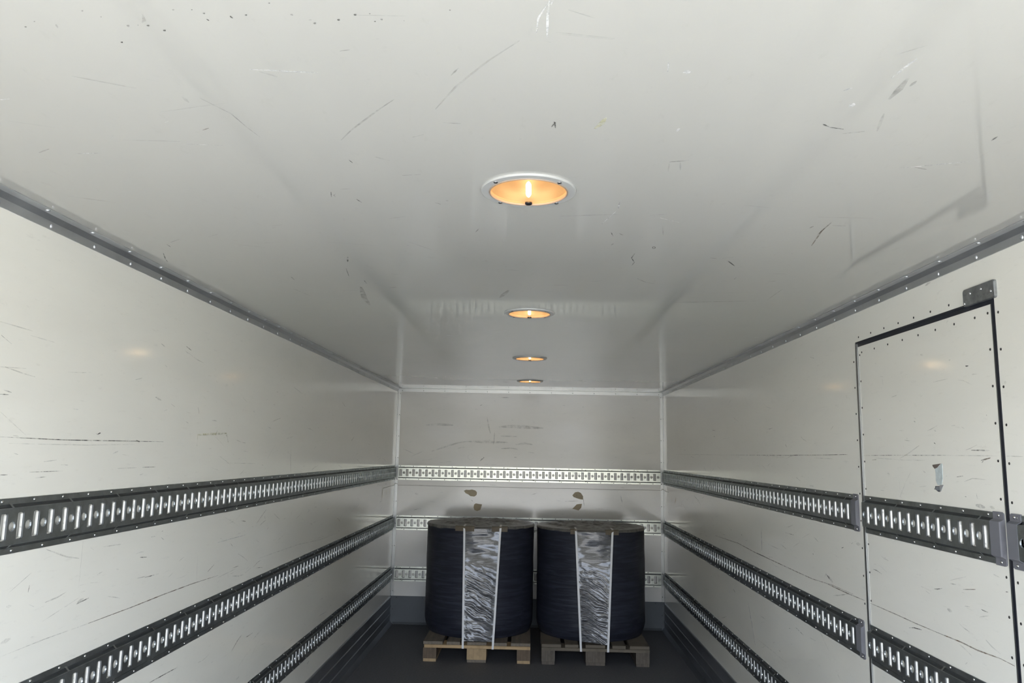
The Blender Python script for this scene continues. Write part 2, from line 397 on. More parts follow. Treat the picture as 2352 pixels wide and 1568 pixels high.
# kick plates
def kick(side, name):
    s = -1 if side == 'left' else 1; x = s*W2
    pr = [(0, 0.243), (0.006, 0.243), (0.010, 0.238), (0.010, 0.232), (0.006, 0.228), (0.006, 0.168), (0.011, 0.163), (0.011, 0.155), (0.006, 0.150), (0.006, 0.092), (0.011, 0.087), (0.011, 0.079), (0.006, 0.074), (0.006, 0.030), (0.022, 0.010), (0.030, 0.0), (0, 0)]
    y0 = DY1+0.05 if side == 'right' else Y0
    mb = MB(); rows = [[(x-s*a, yy, b) for a, b in pr] for yy in (y0, D-0.004)]
    mb.grid(rows, True); mb.poly(rows[0]); mb.poly(rows[1])
    return struct(mb.build(name, M['base']), f'dark ribbed kick plate along the foot of the {side} wall', 'kick plate')
kick('left', 'baseboard_left'); kick('right', 'baseboard_right')
mb = MB(); mb.box((-W2+0.001, D-0.004, 0.004), (W2-0.001, D, 0.246)); mb.poly([(-W2+0.03, D-0.004, 0.02), (W2-0.03, D-0.004, 0.02), (W2-0.03, D-0.014, 0.001), (-W2+0.03, D-0.014, 0.001)])
bb = struct(mb.build('baseboard_back', M['baseb'], recalc=False), 'dark grey metal kick plate along the foot of the back wall', 'kick plate')
for k in range(11):
    screw(me_dark, 'screw', bb, (-1.18+0.2335*k, D-0.004, 0.232), 'back')
for s in (-1, 1):
    screw(me_dark, 'screw', bb, (s*1.215, D-0.004, 0.13), 'back')

# ------------------------------------------------------------------ side door
door = bpy.data.objects.new('door_1', None); col.objects.link(door); door.location = (W2, (DY0+DY1)/2, 0); struct(door, 'white side door with black seal in the right wall', 'door')
PY0, PY1, PZ = DY0+0.016, DY1-0.024, DZ-0.020
mb = MB(); mb.box((W2+0.001, PY0, 0.01), (W2+0.035, PY1, PZ)); dp = child(mb.build('door_panel', M['wall']), door)
mb = MB(); mb.box((W2, DY0, 0.01), (W2+0.05, PY0-0.002, DZ)); mb.box((W2, PY0-0.002, PZ), (W2+0.05, DY1-0.004, DZ))
mb.box((W2-0.0015, DY0+0.001, 0.01), (W2, DY0+0.006, DZ-0.001)); mb.box((W2-0.002, DY0+0.006, DZ-0.007), (W2, DY1-0.01, DZ-0.001))
sl = child(mb.build('door_seal', M['rubber']), door); sl['label'] = 'black rubber seal'
mb = MB(); mb.box((W2-0.003, DY1-0.022, 0.01), (W2+0.03, DY1-0.014, PZ+0.012)); mb.box((W2-0.001, DY1-0.012, 0.01), (W2+0.03, DY1-0.002, PZ+0.012))
hs = child(mb.build('hinge_profile', M['hinge']), door); hs['label'] = 'grey metal hinge profile'
mb = MB(); mb.box((W2-0.0005, PY0-0.002, 0.01), (W2+0.004, PY0+0.001, PZ)); child(mb.build('edge_strip', M['alub']), door)
for k in range(10):
    z = PZ-0.022-0.0985*k
    screw(me_dark, 'screw', dp, (W2+0.001, PY0+0.018, z), 'right'); screw(me_dark, 'screw', dp, (W2+0.001, PY1-0.012, z-0.01), 'right')
    screw(me_dark, 'screw', wall_right, (W2, DY0-0.014, z-0.006), 'right'); screw(me_dark, 'screw', wall_right, (W2, DY1+0.016, z-0.03), 'right')
for k in range(8):
    y = DY1-0.055-0.105*k
    screw(me_dark, 'screw', dp, (W2+0.001, y, PZ-0.024), 'right')
    if k < 7: screw(me_dark, 'screw', wall_right, (W2, y+0.02, DZ+0.016), 'right')
# plate over the door corner
rp = thing('cover_plate', 'grey galvanised metal plate screwed over the top corner of the side door', 'plate', (W2, 2.095, 1.98))
mb = MB()
def rounded(y0, y1, z0, z1, r, n=5):
    out = []
    for cy, cz, a0 in ((y1-r, z1-r, 0), (y0+r, z1-r, 90), (y0+r, z0+r, 180), (y1-r, z0+r, 270)):
        for k in range(n):
            a = math.radians(a0+90*k/(n-1)); out.append((cy+r*math.cos(a), cz+r*math.sin(a)))
    return out
o2 = rounded(2.019, 2.170, 1.977, 2.027, 0.008)
rows = [[(W2-w, y, z) for y, z in o2] for w in (0.0, 0.005)] + [[(W2-0.007, 2.0945+(y-2.0945)*0.97, 2.002+(z-2.002)*0.92) for y, z in o2]]
mb.grid(rows, True); mb.poly(rows[-1]); mb.poly(rows[0]); pb = child(mb.build('plate', M['plate']), rp)
for y, z in ((2.132, 2.010), (2.080, 2.012), (2.036, 1.997), (2.162, 1.986)): screw(me_bright, 'screw', rp, (W2-0.007, y, z), 'right')

# ------------------------------------------------------------------ cargo rails
PT = 0.060
def cell(mb, tf, u0, slot=True, hole=True):
    """one pitch: slot at u0, round hole at u0+30 mm"""
    HF, TOP = 0.0425, 0.014
    def P(u, v, w): return tf(u0+u, v, w)
    if slot:
        hu, hv, ch = 0.0120, 0.0320, 0.004
        lu, lv = 0.0092, 0.0295
        def ring(a, b, c):
            out = []
            for su, sv in ((1, 1), (-1, 1), (-1, -1), (1, -1)):
                c3 = [(su*a, sv*(b-c)), (su*(a-0.3*c), sv*(b-0.3*c)), (su*(a-c), sv*b)]
                if su*sv < 0: c3.reverse()
                out += c3
            return out
        def outer():
            out = []
            for su, sv in ((1, 1), (-1, 1), (-1, -1), (1, -1)):
                c3 = [(su*0.015, sv*(hv-ch)), (su*0.015, sv*HF), (su*(hu-ch), sv*HF)]
                if su*sv < 0: c3.reverse()
                out += c3
            return out
        rows = [[P(u, v, TOP) for u, v in outer()], [P(u, v, TOP) for u, v in ring(hu, hv, ch)], [P(u, v, TOP-0.0035) for u, v in ring(hu-0.0012, hv-0.001, ch)],
                [P(u, v, 0.0050) for u, v in ring(lu, lv, ch*0.7)]]
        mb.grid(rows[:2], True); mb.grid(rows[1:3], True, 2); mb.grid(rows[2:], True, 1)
    else:
        mb.poly([P(-0.015, -HF, TOP), P(0.015, -HF, TOP), P(0.015, HF, TOP), P(-0.015, HF, TOP)])
    if hole:
        n = 16; r = 0.0117; c = 0.030
        def sq(a):
            x, y = math.cos(a), math.sin(a); m = max(abs(x), abs(y)); return (c+0.015*x/m, 0.015*y/m)
        an = [2*math.pi*k/n for k in range(n)]
        rows = [[P(*sq(a), TOP) for a in an], [P(c+r*math.cos(a), r*math.sin(a), TOP) for a in an],
                [P(c+(r-0.001)*math.cos(a), (r-0.001)*math.sin(a), TOP-0.0035) for a in an]]
        mb.grid(rows, True)
        for s in (-1, 1): mb.poly([P(0.015, s*0.015, TOP), P(0.045, s*0.015, TOP), P(0.045, s*HF, TOP), P(0.015, s*HF, TOP)])
    else:
        mb.poly([P(0.015, -HF, TOP), P(0.045, -HF, TOP), P(0.045, HF, TOP), P(0.015, HF, TOP)])
RAILZ = [1.349, 0.896, 0.4405]
proto_screw = {}
def rail(side, zc, a0, a1, label, caps=(), group=None, smin=None, dent=0):
    L = a1-a0
    if side == 'left':    tf = lambda u, v, w: (-W2+w, a0+u, zc+v)
    elif side == 'right': tf = lambda u, v, w: (W2-w, a0+u, zc+v)
    else:                 tf = lambda u, v, w: (a0+u, D-w, zc+v)
    root = thing('cargo_rail', label, 'rail', tf(L/2, -0.066, 0), group)
    mb = MB()
    c0 = 0.045 if 0 in caps else 0.0
    c1 = L-0.045 if 1 in caps else L
    n = int((c1-c0-0.0)/PT)
    off = c0+((c1-c0)-n*PT)/2
    for k in range(n): cell(mb, tf, off+0.015+k*PT)
    if off-c0 > 1e-4:
        for u0, u1 in ((c0, off), (off+n*PT, c1)):
            mb.poly([tf(u0, -0.0425, 0.014), tf(u1, -0.0425, 0.014), tf(u1, 0.0425, 0.014), tf(u0, 0.0425, 0.014)])
    nseg = max(2, int(L/0.12))
    rnd = random.Random(int(zc*1000)+int(a0*100)+len(side))
    us = [L*i/nseg for i in range(nseg+1)]
    for s in (-1, 1):
        wig = [0.0008*rnd.uniform(-1, 1) for _ in us]
        def strip(pr): mb.grid([[tf(u, s*(v+(wig[i] if j == 0 else 0)), w) for j, (v, w) in enumerate(pr)] for i, u in enumerate(us)])
        strip([(0.0662, 0.0), (0.0662, 0.0022), (0.0515, 0.0022)])
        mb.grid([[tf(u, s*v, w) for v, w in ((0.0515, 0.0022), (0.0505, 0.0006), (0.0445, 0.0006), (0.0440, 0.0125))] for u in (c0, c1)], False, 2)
        mb.grid([[tf(u, s*v, w) for v, w in ((0.0440, 0.0125), (0.0425, 0.0140))] for u in (c0, c1)])
    # bridging tabs pressed across the bend, and pilot holes
    k = 0
    while off+0.045+k*4*PT < c1-0.02:
        u = off+0.045+k*4*PT
        for s in (-1, 1):
            mb.grid([[tf(u+du, s*v, w) for v, w in ((0.0545, 0.0022), (0.0535, 0.0048), (0.0470, 0.0105), (0.0435, 0.0150), (0.0420, 0.0140))] for du in (-0.004, 0.004)])
        k += 1
    for u in (c0, c1):
        mb.poly([tf(u, v, w) for v, w in ((-0.0515, 0), (-0.0480, 0.003), (-0.0425, 0.014), (0.0425, 0.014), (0.0480, 0.003), (0.0515, 0))])
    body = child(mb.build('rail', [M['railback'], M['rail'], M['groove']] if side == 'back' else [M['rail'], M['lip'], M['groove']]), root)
    me_s = me_dark if side == 'back' else me_bright
    u = off+0.018 if side != 'back' else off+0.01
    k = 0
    while u+k*2*PT < L-0.012:
        uu = u+k*2*PT
        for s, du in ((1, 0), (-1, 0.052)):
            if uu+du < L-0.012 and (smin is None or a0+uu > smin):
                screw(me_s, 'screw', root, tf(uu+du, s*0.0590, 0.0022), side)
        k += 1
    for c in caps:
        ua, ub = (0.0, 0.045) if c == 0 else (L-0.045, L)
        ue = 0.0 if c == 0 else L; sg = 1 if c == 0 else -1
        mb = MB()
        r = 0.010
        prof = [(0.0685, 0.0), (0.0685, 0.0038), (0.0500, 0.0038), (0.0440, 0.0145), (-0.0440, 0.0145), (-0.0500, 0.0038), (-0.0685, 0.0038), (-0.0685, 0.0)]
        rows = []
        for t, sh in ((0.0, 0.006), (0.003, 0.0025), (0.008, 0.0), (0.045, 0.0)):
            rows.append([tf(ue+sg*t, v*(1-sh/0.0685) if abs(v) > 0.06 else v, w*(0.85 if t == 0 else 1)) for v, w in prof])
        mb.grid(rows); mb.poly(rows[0]); mb.poly(rows[-1])
        cp = child(mb.build('end_cap', M['cap']), root)
        for s in (-1, 1): screw(me_bright, 'screw', cp, tf(ue+sg*0.020, s*0.0595, 0.0038), side).matrix_parent_inverse = Matrix.Identity(4)
    return root
GRP = 'perforated tie-down rails on the walls'
NM = ['upper', 'middle', 'lower']
for i, z in enumerate(RAILZ):
    rail('left', z, 0.6+(0.3*i), D-0.032, f'dark {NM[i]} perforated metal cargo rail along the left wall, ' + ['highest of the three there', 'between the other two', 'lowest, above the kick plate'][i], group=GRP, smin=1.33)
    rail('right', z, DY1+0.026, D-0.032, f'dark {NM[i]} perforated metal cargo rail on the right wall between side door and back corner', caps=(0,), group=GRP)
    rail('back', z-0.001, -W2+0.032, W2-0.032, ['bright upper perforated metal rail across the back wall above both wrapped rolls', 'bright middle perforated rail on the back wall, behind the tops of the rolls', 'bright lower perforated rail on the back wall, hidden behind the rolls midway up'][i], group=GRP)
rail('right', RAILZ[0], DY0+0.022, DY1-0.026, 'short upper cargo rail crossing the side door below the torn sticker', caps=(0,), group=GRP)
rail('right', RAILZ[1], DY0+0.022, DY1-0.026, 'short lower cargo rail crossing the side door near the bottom right of the photo', caps=(0,), group=GRP)
rail('right', RAILZ[0], 0.9, DY0-0.004, 'rail end with rounded cap on right wall at the right edge of the photo', caps=(1,), group=GRP)

# ------------------------------------------------------------------ ceiling lamps
def circ(r, z, n=48, cx=0, cy=0): return [(cx+r*math.cos(2*math.pi*k/n), cy+r*math.sin(2*math.pi*k/n), z) for k in range(n)]
def make_lamp(y, label):
    root = thing('ceiling_lamp', label, 'lamp', (0, y, H), 'round ceiling lamps')
    mb = MB()
    rows = [circ(0.107, 0), circ(0.107, -0.0024), circ(0.1064, -0.0042), circ(0.1050, -0.0050), circ(0.0895, -0.0053)]
    mb.grid(rows, True); mb2 = MB(); mb2.grid([circ(0.0895, -0.0053), circ(0.0890, -0.0068), circ(0.0875, -0.0075), circ(0.0858, -0.0070), circ(0.0850, -0.0040), circ(0.0850, 0.002)], True)
    lr = mb2.build('lens_ring', M['ring'], root, smooth=True); lr['label'] = 'tan ring around the lens'
    bz = mb.build('bezel', M['bezel'], root)
    for p in bz.data.polygons: p.use_smooth = abs(p.normal.z) < 0.9
    mb = MB(); rows = [circ(0.0855, 0.0), circ(0.084, 0.010), circ(0.078, 0.030), circ(0.060, 0.042), circ(0.0001, 0.044)]
    mb.grid(rows, True); mb.build('reflector', M['dish'], root, smooth=True)
    mb = MB(); rows = [circ(0.0849, -0.002), circ(0.081, -0.0045), circ(0.060, -0.0058), circ(0.030, -0.0063), circ(0.0001, -0.0065)]
    mb.grid(rows, True); o = mb.build('lens', M['lens'], root, smooth=True); o['label'] = 'glowing amber lens'
    mb = MB(); rows = []
    for t in [i/10 for i in range(11)]:
        yy = -0.045+0.098*t; r = 0.0060*min(1.0, 4.5*min(t, 1-t)+0.25)
        rows.append([(r*math.cos(2*math.pi*k/12), yy, 0.003+r*math.sin(2*math.pi*k/12)) for k in range(12)])
    mb.grid(rows, True); mb.poly(rows[0]); mb.poly(rows[-1]); mb.build('bulb', M['bulb'], root, smooth=True)
    mb = MB(); rows = [circ(0.0085, -0.004, 20, 0, 0.072), circ(0.0085, -0.0080, 20, 0, 0.072), circ(0.0070, -0.0092, 20, 0, 0.072)]
    mb.grid(rows, True); mb.poly(rows[-1]); s = mb.build('switch', M['rubber'], root); s['label'] = 'small black switch'
    for sx, sy in ((-0.071, -0.064), (0.067, -0.064), (-0.066, 0.073), (0.065, 0.073)):
        m = screw(me_lampscrew, 'screw', root, (sx, sy, -0.0053), 'ceil'); m.matrix_parent_inverse = Matrix.Identity(4)
    return root
me_lampscrew = dome_mesh('screw', 0.0050, 0.0025, metal('lamp_screw_steel', (0.25, 0.25, 0.25), 0.3))
LL = ['large lit round ceiling lamp nearest the viewer', 'lit round ceiling lamp second from the viewer', 'lit round ceiling lamp third from the viewer', 'lit round ceiling lamp farthest back, just before the back wall trim']
def copy_tree(o, parent=None):
    c = o.copy(); col.objects.link(c); c.parent = parent
    for ch in list(o.children): copy_tree(ch, c)
    return c
L0 = make_lamp(LAMPY[0], LL[0])
for y, lab in zip(LAMPY[1:], LL[1:]):
    c = copy_tree(L0); c.location = (0, y, H); c['label'] = lab

# ------------------------------------------------------------------ pallets
def pallet(x0, y0, label, fresh, rot=0.0):
    root = thing('pallet', label, 'pallet', (x0+0.4, y0+0.6, 0), 'wooden pallets under the rolls')
    rnd = random.Random(7 if fresh else 11)
    def bx(a, b, name, mat):
        mb = MB(); mb.box(a, b); return mb.build(name, mat, root, bevel=0.0015, loc=tuple((p+q)/2 for p, q in zip(a, b)))
    ys = [(-0.6, -0.455), (-0.0725, 0.0725), (0.449, 0.594)]
    xs = [(-0.4, -0.30), (-0.0725, 0.0725), (0.30, 0.4)]
    for i, (a, b) in enumerate(xs):
        mt = M['wood_deck'] if fresh else M['wood_gblock']
        if fresh and i != 1: mt = M['wood_blockn']
        bx((a+0.002, -0.597, 0.0), (b-0.002, 0.594, 0.021), 'bottom_board', mt)
        for j, (c, d) in enumerate(ys):
            mt = M['wood_gblock'] if not fresh else (M['wood_blockn'] if (i == 1 and j == 0) else M['wood_block'])
            e = -0.006 if (fresh and i == 1 and j == 0) else 0
            bx((a, c+e+0.002, 0.0215), (b, d, 0.0995), 'block', mt)
    for j, (c, d) in enumerate(ys):
        bx((-0.4+(0.008 if fresh and j == 0 else 0), c-0.004, 0.100), (0.4, d, 0.1215), 'cross_board', (M['wood_new'] if j == 0 else M['wood_block']) if fresh else M['wood_grey'])
    for a, b in ((-0.4, -0.255), (-0.225, -0.125), (-0.0725, 0.0725), (0.125, 0.225), (0.255, 0.4)):
        dy = rnd.uniform(0, 0.008)
        bx((a, -0.598+dy, 0.122), (b, 0.594, 0.144), 'deck_board', M['wood_deck'] if fresh else M['wood_grey'])
    root.rotation_euler[2] = rot
    return root
PLX, PRX = -0.766, 0.117
pallet(PLX, 5.975, 'wooden pallet with a fresh light front board under the left roll', True)
pallet(PRX, 5.975, 'weathered grey wooden pallet under the right roll', False)

# ------------------------------------------------------------------ wrapped rolls
RR = 0.438
def roll(cx, cy, label, strap_px, prot_px, seed, zt, yfront, zpan):
    root = thing('wrapped_roll', label, 'roll', (cx, cy, 0.144), 'film-wrapped rolls on pallets')
    off = Vector((seed*3.1, 7.7, 1.3))
    def rad(a, z):
        t = (z-0.145)/(zt-0.145)
        r = RR*(1-0.010*math.sin(t*math.pi*1.0)*0.0)
        r += 0.006*noise.noise(Vector((math.cos(a)*1.6, math.sin(a)*1.6, z*2.5))+off)
        r += 0.0025*noise.noise(Vector((math.cos(a)*5, math.sin(a)*5, z*9))+off)
        lo = max(0.0, 0.10-(z-0.145)); r -= 2.6*lo*lo          # soft rounded foot
        hi = max(0.0, 0.012-(zt-z)); r -= 40*hi*hi
        return r
    NA, NZ = 128, 56
    mb = MB(); rows = []
    zs = [0.145+(zt-0.145)*(k/(NZ-1)) for k in range(NZ)]
    zs = sorted(set(zs+[zt-0.004, zt-0.008, zt-0.012, 0.152, 0.165]))
    for z in zs: rows.append([(cx+rad(2*math.pi*k/NA, z)*math.cos(2*math.pi*k/NA), cy+rad(2*math.pi*k/NA, z)*math.sin(2*math.pi*k/NA), z) for k in range(NA)])
    mb.grid(rows, True); mb.poly(rows[0]); mb.poly(rows[-1])
    body = mb.build('roll_body', M['wrap'], smooth=True)
    me = body.data; uvl = me.uv_layers.new(name='UVMap')
    for lp in me.loops:
        v = me.vertices[lp.vertex_index].co
        a = math.atan2(-(v.x-cx), -(v.y-cy)); uvl.data[lp.index].uv = (a*0.44, v.z)
    child(body, root)
    # crumpled film on top
    mb = MB(); rows = []
    for i in range(26):
        q = i/25
        row = []
        for k in range(NA):
            a = 2*math.pi*k/NA
            r = (rad(a, zt-0.004)+0.003)*(1-q)+0.0005
            z = zt+0.002+0.020*min(1, q*3.0)*(0.45+0.9*noise.noise(Vector((r*math.cos(a)*9, r*math.sin(a)*9, seed*2.0)))) + 0.010*noise.noise(Vector((r*math.cos(a)*30, r*math.sin(a)*30, seed)))*min(1, q*4)
            row.append((cx+r*math.cos(a), cy+r*math.sin(a), max(z, zt+0.0015)))
        rows.append(row)
    rows.insert(0, [(cx+(rad(2*math.pi*k/NA, zt-0.012)+0.004)*math.cos(2*math.pi*k/NA), cy+(rad(2*math.pi*k/NA, zt-0.012)+0.004)*math.sin(2*math.pi*k/NA), zt-0.013-0.007*(0.5+noise.noise(Vector((math.cos(2*math.pi*k/NA)*5, math.sin(2*math.pi*k/NA)*5, seed*3))))) for k in range(NA)])
    mb.grid(rows, True)
    tp = mb.build('top_film', M['topfilm'], smooth=True)
    me = tp.data; uvl = me.uv_layers.new(name='UVMap')
    for lp in me.loops:
        v = me.vertices[lp.vertex_index].co; uvl.data[lp.index].uv = (v.x, v.y)
    child(tp, root); tp['label'] = 'crumpled translucent film'
    # straps: over the top front edge, down to the pallet
    def sx(i, t):                          # strap x at fraction t from top (0) to foot (1)
        return strap_x[i][0]*(1-t)+strap_x[i][1]*t
    strap_x = []
    for (ax, ay, bx_, by_) in strap_px:
        a = hit(ax, ay, 1, cy-0.416); b = hit(bx_, by_, 1, yfront); strap_x.append((a.x, b.x))
    ZB = 0.103
    def front(x, z):                       # forward surface: strap line or the cylinder, whichever is ahead
        t = (zt-0.006-z)/(zt-0.006-ZB)
        yl = (cy-0.418)*(1-t)+yfront*t
        dx = x-cx
        a = math.atan2(-math.sqrt(max(1e-6, RR*RR-dx*dx)), dx)
        r = rad(a, max(z, 0.146))
        yc = cy-math.sqrt(max(1e-6, r*r-dx*dx))
        k = 0.007; m0 = min(yl, yc-0.003)
        return m0 - k*math.log(math.exp(-(yl-m0)/k)+math.exp(-(yc-0.003-m0)/k))
    for i in (0, 1):
        mb = MB(); rows = []
        NS = 60
        pts = []
        for k in range(8): pts.append((strap_x[i][0], cy-0.30-0.014*k, zt+0.012))
        for k in range(NS+1):
            t = k/NS; z = (zt+0.004)*(1-t)+0.100*t; x = sx(i, t)
            pts.append((x, front(x, z)-0.004, z))
        for k in range(4): pts.append((sx(i, 1), yfront-0.004+0.03*(k+1), 0.0985))
        hw, th = 0.0075, 0.0012
        for (x, y, z) in pts: rows.append([(x-hw, y, z), (x+hw, y, z), (x+hw, y-th, z+0.0002), (x-hw, y-th, z+0.0002)])
        mb.grid(rows, True); mb.poly(rows[0]); mb.poly(rows[-1])
        st = child(mb.build('strap', M['strap']), root); st['label'] = 'white strapping band'
    for (ax, bx_, yy) in prot_px:
        a = hit(ax, yy, 1, cy-0.416); b = hit(bx_, yy, 1, cy-0.416)
        mb = MB(); rows = []
        for k in range(7):
            x = a.x+(b.x-a.x)*k/6
            yf = front(x, zt-0.01)-0.001
            rows.append([(x, yf+0.045, zt+0.0065), (x, yf-0.001, zt+0.0065), (x, yf-0.003, zt+0.003), (x, yf-0.003, zt-0.030), (x, yf, zt-0.030), (x, yf, zt+0.002), (x, yf+0.045, zt+0.003)])
        mb.grid(rows, True); mb.poly(rows[0]); mb.poly(rows[-1])
        pr = child(mb.build('edge_protector', M['card']), root); pr['label'] = 'brown cardboard edge protector'
    # clear film stretched flat between the straps
    mb = MB(); rows = []; NX, NZ2 = 40, 150; uvs = []
    for k in range(NZ2+1):
        t = k/NZ2; row = []
        for j in range(NX+1):
            s = j/NX
            zb = zpan[0]*(1-s)+zpan[1]*s
            z = (zt-0.010)*(1-t)+zb*t
            tt = (zt-z)/(zt-ZB)
            x = sx(0, tt)*(1-s)+sx(1, tt)*s
            ed = min(1.0, 8*s, 8*(1-s))
            q = x*0.55+z*0.83; w_ = -x*0.83+z*0.55; h_ = min(1.0, max(0.0, (t-0.30)/0.2))
            d = 0.0022*noise.noise(Vector((x*6+seed, z*30, seed*1.7))) + h_*(0.0042*noise.noise(Vector((q*11+seed, (z*0.9+x*0.45)*62+1.5*noise.noise(Vector((x*14, z*9, seed))), seed))) + 0.0014*noise.noise(Vector((q*18, (z*0.85+x*0.6)*110, seed))))
            y = front(x, z)-0.002+ed*(d+0.010*t*math.sin(math.pi*s))
            row.append((x, y, z)); uvs.append((x-cx, z))
        rows.append(row)
    mb.grid(rows)
    fp = mb.build('film_panel', M['panel'], smooth=True, recalc=False)
    me = fp.data; uvl = me.uv_layers.new(name='UVMap')
    for lp in me.loops: uvl.data[lp.index].uv = uvs[lp.vertex_index]
    child(fp, root); fp['label'] = 'shiny crinkled clear film between the straps'
    return root
cl = hit(1101, 1330, 1, 6.44); crr = hit(1357, 1335, 1, 6.44)
roll(cl.x, 6.497, 'dark film-wrapped roll with white straps on the left pallet', [(1066.7, 1220, 1063, 1485), (1149.6, 1220, 1131.6, 1485)], [(1046, 1090, 1214), (1130, 1166, 1214)], 1.0, 0.972, 5.968, (0.152, 0.150))
roll(crr.x, 6.490, 'dark film-wrapped roll with white straps on the right pallet', [(1322.5, 1222, 1334.4, 1495), (1406.7, 1222, 1396.5, 1495)], [(1310, 1324, 1222), (1390, 1421, 1226)], 2.0, 0.966, 5.968, (0.170, 0.148))

# ------------------------------------------------------------------ thin cord across the back wall
def tube(pts, r, name, mat, n=6):
    mb = MB(); rows = []
    for i, p in enumerate(pts):
        p = Vector(p); a = Vector(pts[max(0, i-1)]); b = Vector(pts[min(len(pts)-1, i+1)])
        t = (b-a).normalized(); u = t.cross(Vector((0.12, 0.33, 0.93))).normalized(); v = t.cross(u)
        rows.append([p+r*(math.cos(2*math.pi*k/n)*u+math.sin(2*math.pi*k/n)*v) for k in range(n)])
    mb.grid(rows, True); mb.poly(rows[0]); mb.poly(rows[-1]); return mb.build(name, mat, smooth=True)
zc = 1.231
pts = [(-W2+0.0015, D-0.55, zc-0.004), (-W2+0.0015, D-0.2, zc), (-W2+0.002, D-0.05, zc), (-W2+0.006, D-0.028, zc+0.012), (-W2+0.012, D-0.012, zc+0.020), (-W2+0.022, D-0.007, zc+0.016), (-W2+0.033, D-0.004, zc+0.001)]
pts += [(-W2+0.033+(2*W2-0.066)*k/30, D-0.0018, zc+0.0015*math.sin(k*0.7)) for k in range(1, 30)]
pts += [(W2-0.033, D-0.004, zc), (W2-0.022, D-0.007, zc), (W2-0.012, D-0.012, zc+0.014), (W2-0.006, D-0.028, zc+0.008), (W2-0.002, D-0.05, zc), (W2-0.0015, D-0.25, zc-0.004)]
c = tube(pts, 0.0013, 'thin_cord', M['cord']); c['label'] = 'thin brown cord running across the back wall just below the upper rail'; c['category'] = 'cord'

# ------------------------------------------------------------------ torn sticker on the door
st = thing('torn_sticker', 'torn remains of a striped sticker on the side door above the rail', 'sticker', (W2, 2.375, 1.455))
def patch(name, pxs, mat, lift, lab=None):
    mb = MB(); front_, back_ = [], []
    for px, py in pxs:
        h = hit(px, py, 0, W2); front_.append((W2+0.0005-lift, h.y, h.z)); back_.append((W2+0.0012, h.y, h.z))
    mb.grid([back_, front_], True); mb.poly(front_); mb.poly(back_)
    o = child(mb.build(name, mat), st)
    if lab: o['label'] = lab
def zp(x, y): return (2080+x/8.711, 1000+y/8.711)
patch('paper_scrap', [zp(*p) for p in ((535, 585), (695, 562), (660, 600), (630, 640), (582, 662), (545, 620))], M['stick_brown'], 0.0008, 'brown torn corner')
patch('sticker_residue', [zp(*p) for p in ((700, 565), (728, 560), (735, 680), (742, 860), (720, 985), (640, 990), (605, 900), (600, 760), (585, 665), (640, 640))], M['stick_pale'], 0.0004, 'pale bluish residue')
patch('paper_flap', [zp(*p) for p in ((682, 995), (757, 985), (720, 1080), (705, 1118), (690, 1120))], M['stick_grey'], 0.0010, 'grey curled flap')
patch('printed_scrap', [zp(*p) for p in ((594, 1012), (690, 1012), (690, 1124), (655, 1122), (612, 1092), (600, 1076), (570, 1072), (588, 1055))], M['stick_dark'], 0.0007, 'black printed scrap')
for xa, xb, y in ((600, 684, 1034), (598, 684, 1060), (606, 684, 1086)):
    patch('stripe', [zp(xa, y-5), zp(xb, y-5), zp(xb, y+5), zp(xa+3, y+5)], M['stick_pale'], 0.0010, 'white stripe')

# ------------------------------------------------------------------ scuffs, scratches and stains on the panels
marks = {s: MB() for s in ('left', 'right', 'ceil', 'back')}
lift = {s: 0.0006 for s in marks}
cnt = {s: 0 for s in marks}
def ribbon(side, P3, w, tone, taper=True):
    n = NRM[side]; cnt[side] = (cnt[side]+1) % 40
    P3 = [p + n*(0.0004+0.00001*cnt[side]) for p in P3]
    # resample
    Q = [P3[0]]
    for a, b in zip(P3, P3[1:]):
        k = max(1, min(24, int((b-a).length/0.02)))
        for i in range(1, k+1): Q.append(a.lerp(b, i/k))
    if len(Q) < 3: Q = [P3[0], P3[0].lerp(P3[-1], .5), P3[-1]]
    rows = []
    for i, p in enumerate(Q):
        t = (Q[min(i+1, len(Q)-1)]-Q[max(i-1, 0)]).normalized(); sd = t.cross(n).normalized()
        f = i/(len(Q)-1); ww = w*0.5*(max(0.15, math.sin(math.pi*min(max(f, 0.04), 0.96))**0.5) if taper else 1)
        rows.append([p-sd*ww, p+sd*ww])
    marks[side].grid(rows, False, MK.index(tone))
def mk(side, pts, w, tone='mk_dark'):
    ax, val = SURF[side]
    if side == 'right':
        pass
    P3 = [hit(x, y, ax, val) for x, y in pts]
    if side == 'right':      # the door face sits one millimetre back
        P3 = [p if not (PY0 < p.y < PY1 and p.z < PZ) else p+Vector((0.0010, 0, 0)) for p in P3]
    ribbon(side, P3, w*(0.8 if side == 'ceil' else 0.62 if w < 7.5 else 0.9)/1000.0, tone)
def blob(side, pts, tone):
    ax, val = SURF[side]; n = NRM[side]; cnt[side] = (cnt[side]+1) % 40
    marks[side].poly([hit(x, y, ax, val)+n*(0.0004+0.00001*cnt[side]) for x, y in pts], MK.index(tone))
def dot(side, x, y, r, tone='mk_dark'):
    blob(side, [(x+r*(1.3 if k % 3 else 0.9)*math.cos(k*math.pi/4), y+0.7*r*math.sin(k*math.pi/4)) for k in range(8)], tone)

